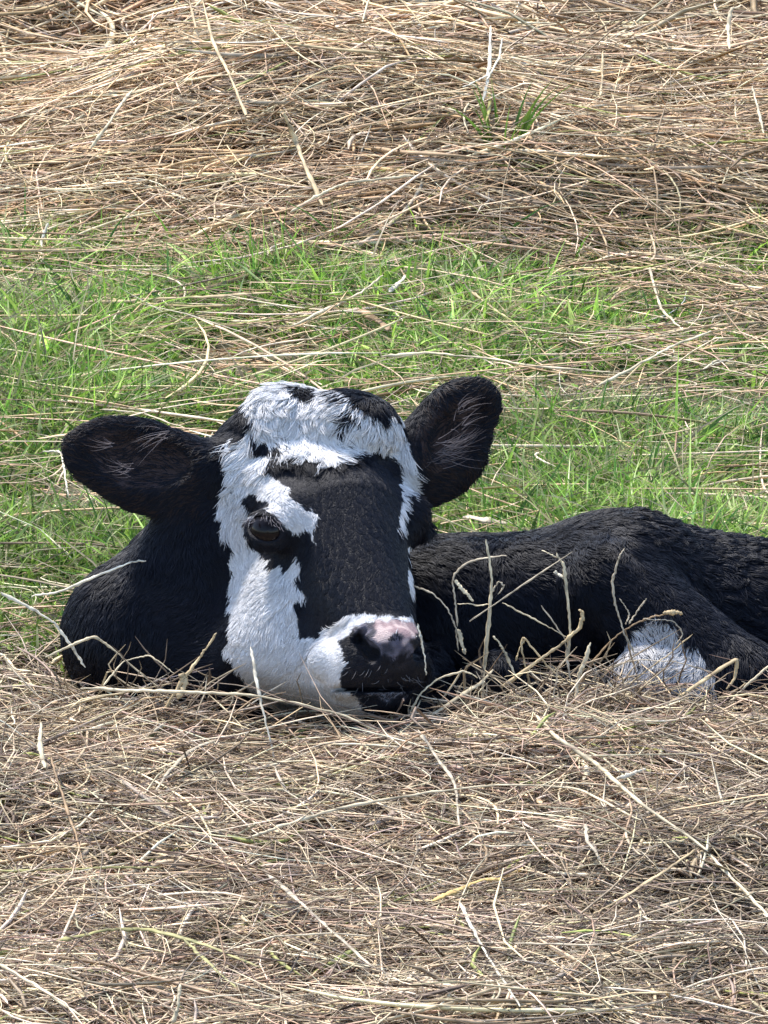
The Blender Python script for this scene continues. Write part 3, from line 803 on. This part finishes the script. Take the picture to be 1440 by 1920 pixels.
def stem(name, cat, label, pts, width_px, col, place='field', flat=0.75, parts=(), group=None, taper=0.35, jitter=1.0):
    """one stalk; pts are (x, y, height or depth); parts: (part name, pts, width, colour, flat)"""
    lift_ = {G1: 0.012, G3: 0.020, G4: 0.030}.get(group, 0.01)
    put = (lambda x, y, z: on_field(x, y, z + lift_)) if place == 'field' else before_calf
    def make(pts_, wpx, fl, tp):
        C = np.array([put(*p) for p in pts_])
        n = max(14, 8 * len(C)); path = spline(C, n)
        seg_ = np.linspace(0, len(C) - 1, n); kinked = np.stack([np.interp(seg_, np.arange(len(C)), C[:, a_]) for a_ in range(3)], -1)
        path = 0.45 * path + 0.55 * kinked
        path = path + SR.normal(0, 0.0003 * jitter, path.shape) + np.cumsum(SR.normal(0, 0.00022 * jitter, path.shape), 0)
        dist = (np.linalg.norm(C.mean(0) - EYE)) / DIST
        t = np.linspace(0, 1, n)
        rad = wpx * S * dist * 0.5 * (1 - tp * t) * (0.9 + 0.2 * np.sin(9 * t + SR.random() * 6)) * np.clip(np.minimum(t, 1 - t) * 12 + 0.4, 0, 1)
        rad = rad * 0.86 * (1 + 0.35 * (SR.random(n) < 0.12) + SR.normal(0, 0.08, n))
        return rod(path, rad, 6, fl)
    Vt, q = make(pts, width_px, flat, taper)
    o = link(name, mesh_from(name, Vt, q, m_straw, _tint(len(Vt), STRAWC[col])))
    tag(o, label, cat, group)
    for (pn, pp, wp, pc, fl) in parts:
        Vt, q = make(pp, wp, fl, 0.3)
        link(pn, mesh_from(pn, Vt, q, m_straw, _tint(len(Vt), STRAWC[pc])), o)
    return o
h = 0.035
# --- on the grass
stem("straw_stalk", "straw", "long pale stalk lying level on the grass right behind the tip of the upright ear", [(715,668,h),(800,662,h),(900,672,h),(1010,690,h),(1145,700,h)], 8, 'pale', group=G1)
stem("straw_stalk", "straw", "thick pale stalk slanting up to the right over the grass, above the calf's back", [(1120,726,h),(1190,688,h+.02),(1260,652,h+.02),(1332,622,h+.02)], 9, 'pale', group=G1)
stem("straw_stalk", "straw", "short forked pale stalk on the grass at the right edge", [(1318,692,h),(1350,676,h),(1440,690,h)], 6, 'pale', parts=[("side_shoot", [(1335,684,h),(1375,672,h+.01)], 4, 'white', .6)], group=G1)
stem("straw_stalk", "straw", "straight tan stalk slanting down through the grass, right of the white leaf scrap", [(875,540,h),(920,575,h),(966,606,h)], 7, 'tan', group=G1)
stem("straw_stalk", "straw", "pale bent stalk on the grass rising right towards the white leaf scrap", [(545,612,h),(620,578,h),(675,552,h+.01),(718,518,h+.02)], 8, 'pale', group=G1)
stem("straw_stalk", "straw", "thick flattened tan stalk lying level on the grass near the left side", [(160,566,h),(280,562,h),(400,556,h),(512,550,h)], 11, 'tan', flat=.4, group=G1)
stem("straw_stalk", "straw", "upright kinked pale stalk in the grass near the right edge", [(1218,500,h),(1228,545,h+.0),(1240,580,h),(1282,618,h)], 8, 'pale', group=G1)
stem("straw_stalk", "straw", "thin pale stalk lying in the grass just above the drooping ear", [(190,768,h),(265,776,h),(350,806,h)], 5, 'pale', group=G1)
stem("straw_stalk", "straw", "pale stalk bent at a right angle beside the drooping ear", [(80,846,h),(112,850,h),(120,900,h),(126,930,h)], 6, 'white', group=G1)
stem("straw_stalk", "straw", "pale stalk slanting down to the left edge below the bent one", [(118,945,h),(70,975,h),(0,1005,h)], 6, 'pale', group=G1)
stem("straw_stalk", "straw", "long thin stalk slanting through the grass towards the calf's neck", [(0,960,h),(80,1000,h),(130,1036,h)], 5, 'pale', group=G1)
stem("dead_leaf", "leaf", "crumpled brown dead leaf lying in the grass left of centre", [(672,578,.03),(695,590,.035),(715,602,.03),(732,618,.03)], 22, 'brown', flat=.25, taper=.2)
stem("dead_leaf", "leaf", "small bright white leaf scrap on the grass", [(730,548,.035),(748,532,.04),(766,518,.035)], 13, 'white', flat=.3)
stem("dead_leaf", "leaf", "broad pale dead leaf lying on the grass beside the calf's shoulder", [(870,968,.03),(905,975,.035),(950,985,.03)], 22, 'grey', flat=.25)
# --- hay behind
stem("straw_stalk", "straw", "long pale arched stalk at the lower edge of the hay behind", [(545,398,.02),(600,365,.04),(650,342,.05),(760,328,.05),(850,330,.04),(965,356,.02)], 9, 'pale', group=G4)
stem("dry_blade", "straw", "broad tan blade slanting steeply down out of the hay behind", [(532,212,.06),(556,262,.05),(575,310,.04),(608,386,.02)], 14, 'tan', flat=.3, group=G4)
stem("straw_stalk", "straw", "white stalk standing up in the hay behind, right of centre", [(905,190,.02),(915,140,.03),(918,95,.04),(920,50,.05)], 9, 'white', parts=[("side_shoot", [(912,150,.03),(935,110,.04),(942,70,.05)], 6, 'white', .6), ("side_shoot", [(916,140,.03),(865,165,.03)], 6, 'white', .6)], group=G4)
stem("straw_stalk", "straw", "short upright pale stalk in the hay behind near the right edge", [(1368,92,.02),(1366,50,.03),(1372,14,.05),(1390,8,.05)], 10, 'pale', group=G4)
stem("straw_stalk", "straw", "tall brown stalk leaning left at the top of the hay behind", [(462,215,.02),(430,140,.04),(400,80,.05),(380,0,.06)], 9, 'tan', group=G4)
stem("straw_stalk", "straw", "pale stalk leaning right out of the hay behind at the left", [(170,280,.03),(200,238,.05),(225,200,.05),(250,168,.05)], 9, 'pale', group=G4)
stem("straw_stalk", "straw", "curved pale blade standing in the grass at the left edge under the hay", [(80,492,.02),(78,455,.03),(92,420,.05)], 10, 'white', flat=.4, group=G1)
stem("straw_stalk", "straw", "thin upright pale stalk at the right edge of the hay behind", [(1432,250,.02),(1420,205,.04),(1408,162,.06)], 7, 'pale', group=G4)
stem("straw_stalk", "straw", "thin upright tan stalk in the hay behind, between the white one and the right edge", [(1125,180,.03),(1130,140,.04),(1132,96,.05)], 7, 'tan', group=G4)
# --- resting on and standing before the calf
stem("straw_stalk", "straw", "pale straw resting on the calf's neck", [(60,1118,60),(110,1112,40),(180,1085,20),(245,1060,30),(272,1056,40)], 8, 'white', 'calf', group=G2)
stem("straw_stalk", "straw", "thick pale straw slanting down across the calf's chest at the left", [(0,1110,-20),(60,1140,-20),(102,1168,-20),(130,1208,-20),(157,1250,-10)], 9, 'white', 'calf', group=G2)
stem("straw_stalk", "straw", "straw folded into a peak in front of the calf's neck", [(85,1232,-30),(130,1212,-40),(176,1194,-50),(205,1212,-50),(247,1247,-60),(313,1300,-70)], 8, 'pale', 'calf', jitter=.6, group=G2)
stem("weed_stalk", "straw", "brown stalk standing up before the calf's neck with a leaf at its foot", [(310,1330,-150),(340,1280,-140),(368,1240,-130),(385,1215,-130),(402,1190,-130)], 9, 'tan', 'calf', parts=[("leaf", [(340,1262,-140),(345,1285,-142),(330,1312,-148)], 18, 'tan', .3)], group=G2)
stem("straw_stalk", "straw", "long thick pale straw lying along the hay under the calf's chin", [(150,1290,-150),(250,1296,-190),(350,1298,-230),(480,1304,-260),(580,1322,-270),(660,1345,-280),(740,1384,-290)], 9, 'pale', 'calf', group=G2)
stem("straw_stalk", "straw", "thin pale straw standing upright before the calf's white cheek", [(470,1212,-190),(480,1260,-220),(495,1330,-250),(508,1385,-270),(516,1422,-280)], 7, 'white', 'calf', group=G2)
stem("straw_stalk", "straw", "curved straw hooking away from the calf's chest above the long one", [(190,1290,-100),(230,1240,-90),(280,1228,-90),(325,1262,-110)], 5, 'pale', 'calf', group=G2)
W = -60
stem("weed_stalk", "weed", "tall pale upright weed stalk in front of the calf's flank with leafy side shoots", [(902,1330,W),(908,1250,W),(918,1150,W),(922,1080,W),(912,1012,W)], 9, 'pale', 'calf',
     parts=[("side_shoot", [(950,1042,W),(905,1050,W),(870,1062,W),(850,1090,W),(855,1135,W),(858,1180,W)], 6, 'grey', .5), ("leaf", [(853,1088,W),(868,1108,W),(888,1128,W)], 12, 'pale', .25), ("leaf", [(858,1180,W),(868,1212,W),(875,1226,W)], 11, 'pale', .25),
            ("side_shoot", [(922,1110,W),(938,1090,W),(945,1100,W),(935,1112,W)], 5, 'grey', .5), ("side_shoot", [(858,1132,W),(900,1134,W),(920,1132,W)], 4, 'pale', .6)], group="dry weeds in front of the calf")
stem("straw_stalk", "straw", "straight thin reddish straw leaning right across the calf's flank", [(880,1165,W-10),(930,1130,W-10),(1000,1082,W-10),(1072,1034,W-10)], 5, 'grey', 'calf', jitter=.3, group=G2)
stem("straw_stalk", "straw", "thin straw slanting down right from the tall weed stalk", [(942,1130,W),(1000,1158,W),(1062,1192,W)], 5, 'pale', 'calf', group=G2)
stem("weed_stalk", "weed", "pale upright weed stalk with a bent tip, next right of the tall one", [(1062,1240,W),(1070,1180,W),(1062,1110,W),(1054,1060,W),(1042,1038,W)], 8, 'pale', 'calf', parts=[("side_shoot", [(1048,1045,W),(1030,1040,W),(1012,1032,W)], 4, 'pale', .6), ("leaf", [(1058,1085,W),(1045,1076,W),(1038,1072,W)], 9, 'white', .4)], group="dry weeds in front of the calf")
stem("weed_stalk", "weed", "thick tan weed stalk curled at the top, leaning right before the calf's flank", [(940,1290,W-10),(1000,1245,W-10),(1050,1210,W-10),(1085,1178,W-10),(1090,1150,W-10),(1080,1142,W-10)], 11, 'tan', 'calf', parts=[("side_shoot", [(1070,1280,W),(1066,1230,W),(1060,1195,W),(1018,1135,W)], 5, 'grey', .6)], group="dry weeds in front of the calf")
stem("weed_stalk", "weed", "slim bowed weed stalk rising over the calf's thigh", [(1190,1225,W),(1172,1190,W),(1156,1140,W),(1150,1090,W),(1160,1050,W),(1172,1026,W)], 6, 'grey', 'calf', parts=[("side_shoot", [(1172,1170,W),(1178,1150,W),(1160,1122,W)], 4, 'grey', .6)], group="dry weeds in front of the calf")
stem("weed_stalk", "weed", "dark weed stalk with an oval tan seed head above the white patch on the calf", [(1085,1290,W),(1110,1240,W),(1150,1195,W),(1190,1168,W),(1225,1155,W),(1246,1150,W)], 6, 'brown', 'calf', parts=[("seed_head", [(1243,1150,W),(1260,1147,W),(1278,1149,W)], 13, 'tan', .9), ("side_shoot", [(1180,1170,W),(1200,1138,W),(1212,1120,W)], 5, 'grey', .6), ("side_shoot", [(1205,1160,W),(1262,1165,W),(1278,1188,W),(1265,1206,W)], 4, 'grey', .6)], group="dry weeds in front of the calf")
stem("dry_blade", "straw", "broad pale dry blade standing upright in front of the calf's belly", [(1088,1372,W-60),(1082,1320,W-50),(1084,1280,W-40),(1094,1245,W-40),(1106,1204,W-40)], 12, 'pale', 'calf', flat=.3, group=G2)
stem("dry_blade", "straw", "thick tan folded blade leaning right below the white patch on the calf", [(1210,1345,-70),(1260,1316,-70),(1320,1275,-60),(1378,1236,-55),(1376,1270,-55),(1360,1292,-60)], 12, 'tan', 'calf', flat=.4, jitter=.5, group=G2)
stem("straw_stalk", "straw", "thin straw arching right from the calf's nose", [(775,1098,-60),(812,1115,-60),(840,1142,-60),(856,1180,-60),(862,1220,-60)], 5, 'grey', 'calf', group=G2)
stem("straw_stalk", "straw", "white straw hanging straight down beside the calf's muzzle", [(783,1170,-205),(792,1205,-200),(798,1240,-195),(800,1268,-190)], 5, 'white', 'calf', group=G2)  # added stalk shape standing in for the muzzle's white lip edge
stem("straw_stalk", "straw", "curved pale straw rising from the hay right under the calf's muzzle", [(770,1335,-190),(790,1300,-180),(820,1275,-170),(870,1258,-160),(900,1272,-150)], 6, 'pale', 'calf', group=G2)
stem("dry_blade", "straw", "broad pale blade slanting up right of the calf's chin", [(800,1345,-140),(850,1315,-130),(900,1285,-120),(925,1258,-115)], 12, 'pale', 'calf', flat=.3, group=G2)
stem("weed_stalk", "weed", "small forked weed stalk with a kinked twig before the calf's belly", [(1000,1310,W),(990,1260,W),(982,1215,W),(985,1195,W),(1030,1250,W),(1060,1275,W)], 6, 'tan', 'calf', parts=[("side_shoot", [(985,1196,W),(972,1215,W),(965,1240,W)], 4, 'tan', .6)], group="dry weeds in front of the calf")
stem("weed_stalk", "weed", "pale twig leaning left out of the hay before the calf's belly", [(965,1265,W-20),(950,1230,W-20),(935,1205,W-20),(925,1192,W-20)], 7, 'pale', 'calf', group="dry weeds in front of the calf")
def twigs():
    r = np.random.default_rng(77); n = 430; k = 8
    px = np.where(r.random(n) < 0.75, r.normal(975, 140, n), r.uniform(60, 420, n)).clip(20, 1300)
    w = r.uniform(-110, 10, n)
    b = np.array([before_calf(x, 0, ww) for x, ww in zip(px, w)])[:, :2]
    b[:, 1] = np.array([before_calf(x, 1340, ww)[1] for x, ww in zip(px, w)])
    z0 = ground_z(b[:, 0], b[:, 1]) + hay_depth(b[:, 0], b[:, 1]) * 0.7
    H_ = r.uniform(0.02, 0.085, n) * np.exp(r.normal(0, 0.25, n)); a = r.uniform(-1.25, 1.25, n); t = np.linspace(0, 1, k)[None]
    wob = np.cumsum(r.normal(0, 0.05, (n, k)), 1) * H_[:, None]
    kink = (r.normal(0, 0.9, n))[:, None] * np.clip(t - r.uniform(0.4, 0.8, n)[:, None], 0, 1) * H_[:, None]
    X = b[:, :1] + H_[:, None] * np.sin(a)[:, None] * t * 1.3 + wob + kink
    Y = b[:, 1:] - 0.02 * t + np.cumsum(r.normal(0, 0.04, (n, k)), 1) * H_[:, None]
    Z = z0[:, None] + H_[:, None] * np.cos(a)[:, None] * t + wob * 0.6
    P = np.stack([X, Y, np.maximum(Z, 0.004)], -1)
    keep = calf_depth(P).min(1) > 1; P = P[keep]; m = len(P)
    Vt, Q, per = stalks(P, 0.0019 * np.exp(r.normal(0, 0.3, m)), 0.8)
    tone = GREY[r.integers(0, 6, m)] * r.uniform(0.8, 1.3, (m, 1))
    tag(link("dry_weed_litter", mesh_from("dry_weed_litter", Vt, Q, m_straw, np.repeat(np.clip(tone, 0, 0.7), per, 0))), kind="stuff")
twigs()
stem("straw_stalk", "straw", "thin tan straw crossing the white patch on the calf from lower left to upper right", [(1130,1330,-50),(1190,1275,-45),(1260,1225,-40),(1300,1190,-40)], 5, 'tan', 'calf', group=G2)
stem("straw_stalk", "straw", "thin bowed straw lying level across the white patch on the calf", [(1110,1262,-45),(1180,1240,-45),(1260,1240,-45),(1335,1262,-45)], 4, 'grey', 'calf', group=G2)
stem("straw_stalk", "straw", "short brown straw dropping steeply over the left edge of the white patch", [(1172,1180,-50),(1185,1230,-50),(1205,1310,-55)], 5, 'brown', 'calf', group=G2)
stem("straw_stalk", "straw", "pale straw rising from the hay at the right edge beside the calf's leg", [(1365,1320,-60),(1400,1285,-60),(1445,1245,-60)], 8, 'pale', 'calf', group=G2)
# --- near hay
stem("straw_stalk", "straw", "long pale stalk arching over the middle of the near hay", [(460,1572,.004),(540,1545,.01),(640,1516,.012),(800,1486,.014),(960,1472,.014),(1080,1482,.01),(1200,1542,.004)], 9, 'pale', group=G3)
stem("straw_stalk", "straw", "very long thick pale stalk slanting down to the right edge of the near hay", [(1000,1335,.01),(1045,1385,.014),(1110,1430,.014),(1200,1508,.014),(1310,1582,.012),(1370,1645,.012),(1445,1722,.008)], 12, 'pale', group=G3)
stem("straw_stalk", "straw", "pale blade branching down left from the long slanting stalk", [(1308,1590,.012),(1240,1640,.012),(1160,1690,.01),(1115,1712,.004)], 9, 'tan', flat=.4, group=G3)
stem("straw_stalk", "straw", "straight pale stalk slanting steeply down right at the bottom centre", [(860,1690,.012),(880,1730,.012),(915,1795,.012),(975,1885,.006)], 9, 'white', group=G3)
stem("straw_stalk", "straw", "pale stalk slanting down right in the bottom left corner", [(0,1808,.01),(70,1852,.012),(170,1920,.008)], 10, 'pale', group=G3)
stem("straw_stalk", "straw", "flat grey blade slanting down right in the lower middle of the near hay", [(490,1630,.006),(560,1690,.01),(630,1755,.01),(700,1815,.006)], 11, 'grey', flat=.3, group=G3)
stem("dry_blade", "straw", "long olive blade curving level at the lower left of the near hay", [(105,1765,.01),(190,1748,.012),(280,1745,.012),(380,1772,.012),(490,1815,.006)], 13, 'olive', flat=.3, group=G3)
stem("dry_blade", "straw", "short olive blade pointing down under the long olive one", [(345,1760,.014),(385,1800,.012),(440,1852,.008)], 10, 'olive', flat=.3, group=G3)
stem("dry_blade", "straw", "pale twisted leaf blade hanging down from the hay under the calf's chin", [(785,1368,.012),(820,1420,.012),(850,1468,.012),(862,1545,.008)], 10, 'grey', flat=.3, group=G3)
stem("dry_blade", "straw", "small curled pale leaf blade on the near hay, right of centre", [(1098,1545,.012),(1100,1580,.014),(1125,1614,.008)], 11, 'grey', flat=.35, group=G3)
stem("dry_blade", "straw", "yellow ochre strip of leaf lying on the near hay", [(810,1690,.01),(860,1666,.014),(905,1648,.014),(945,1645,.008)], 13, 'yellow', flat=.3, group=G3)
stem("straw_stalk", "straw", "thin brown stalk slanting down at the left side of the near hay", [(95,1420,.014),(115,1490,.014),(140,1570,.012),(160,1645,.006)], 7, 'brown', group=G3)
stem("straw_stalk", "straw", "broad pale blade pointing left below the calf's brisket", [(405,1388,.012),(360,1405,.014),(315,1445,.012),(290,1480,.006)], 11, 'grey', flat=.4, group=G3)
stem("straw_stalk", "straw", "short thick pale stalk end on the hay near the right edge", [(1155,1460,.012),(1185,1452,.016),(1212,1444,.016)], 13, 'white', group=G3)
stem("straw_stalk", "straw", "thin level brown stalk across the lower right of the near hay", [(800,1765,.01),(950,1768,.012),(1120,1770,.012),(1300,1750,.006)], 6, 'grey', group=G3)
stem("straw_stalk", "straw", "short upright pale stalk in the bottom left of the near hay", [(325,1920,.004),(335,1880,.02),(340,1845,.03)], 10, 'pale', group=G3)
stem("dry_blade", "straw", "pale leaf blade standing up at the left edge of the near hay", [(85,1440,.004),(76,1400,.02),(78,1355,.04)], 13, 'pale', flat=.3, group=G3)
stem("straw_stalk", "straw", "long level olive stalk reaching in from the left edge", [(0,1632,.01),(90,1630,.012),(190,1626,.012),(300,1625,.006)], 7, 'olive', group=G3)

# green tufts that poke through the hay behind
def tuft(label, px, py, n, hgt, spread, seed, lean):
    r = np.random.default_rng(seed); b = on_field(px, py, -0.01); k = 7
    t = np.linspace(0, 1, k)[None, :, None]
    ang = r.uniform(0, 6.28, (n, 1, 1)); ln = r.uniform(0.2, 0.7, (n, 1, 1)); H_ = hgt * r.uniform(0.6, 1.1, (n, 1, 1))
    off = np.concatenate([np.cos(ang), np.sin(ang), np.zeros_like(ang)], -1)
    P = b + off * spread * 0.3 + off * H_ * ln * t * t + np.array([lean, 0, 0]) * H_ * t * t + np.array([0, 0, 1]) * H_ * (t - 0.25 * ln * t * t)
    Vt, Q, per = blades(P, 0.0050 * r.uniform(0.6, 1.2, n))
    tone = GREEN[r.integers(0, 3, n)] * r.uniform(0.6, 1.1, (n, 1))
    tag(link("grass_tuft", mesh_from("grass_tuft", Vt, Q, m_grass, np.repeat(tone, per, 0))), label, "grass tuft", "green tufts in the hay behind")
tuft("tallest dark green tuft poking out of the hay behind, right of centre", 945, 318, 16, 0.13, 0.05, 1, 0.05)
tuft("small green tuft leaning right in the middle of the hay behind", 745, 285, 7, 0.10, 0.03, 2, 0.5)
tuft("green blades leaning right at the lower edge of the hay behind", 1000, 370, 6, 0.09, 0.03, 3, 0.9)

for n_, l_, c_ in (("ground", "dark soil and thatch under the grass and hay", "ground"), ("grass", "short bright green grass growing between the two hay swaths", "grass"), ("dead_grass", "short dead yellowish blades mixed into the green grass", "grass"),
    ("hay_swath_behind", "thick swath of flattened tan hay behind the grass", "hay"), ("hay_chaff_behind", "short broken straws tangled into the hay behind the grass", "hay"), ("hay_swath", "bed of tangled beige hay in front of the calf", "hay"),
    ("hay_chaff", "fine curled bits of hay matted into the near bed", "hay"), ("hay_stalks", "thicker hay stalks strewn over the near bed", "hay"), ("hay_leaf_strips", "flat dry leaf strips strewn over the near bed", "hay"), ("hay_flakes", "small broken leaf flakes on the near bed of hay", "hay"),
    ("hay_edge_litter", "ragged hay sticking up along the edge of the bed at the calf", "hay"), ("loose_straw", "long loose straws scattered over the green grass", "straw"), ("loose_chaff", "short loose bits of straw scattered over the green grass", "straw"), ("dry_weed_litter", "tangle of thin dry weed twigs before the calf's chest and belly", "weeds")):
    tag(bpy.data.objects[n_], l_, c_)
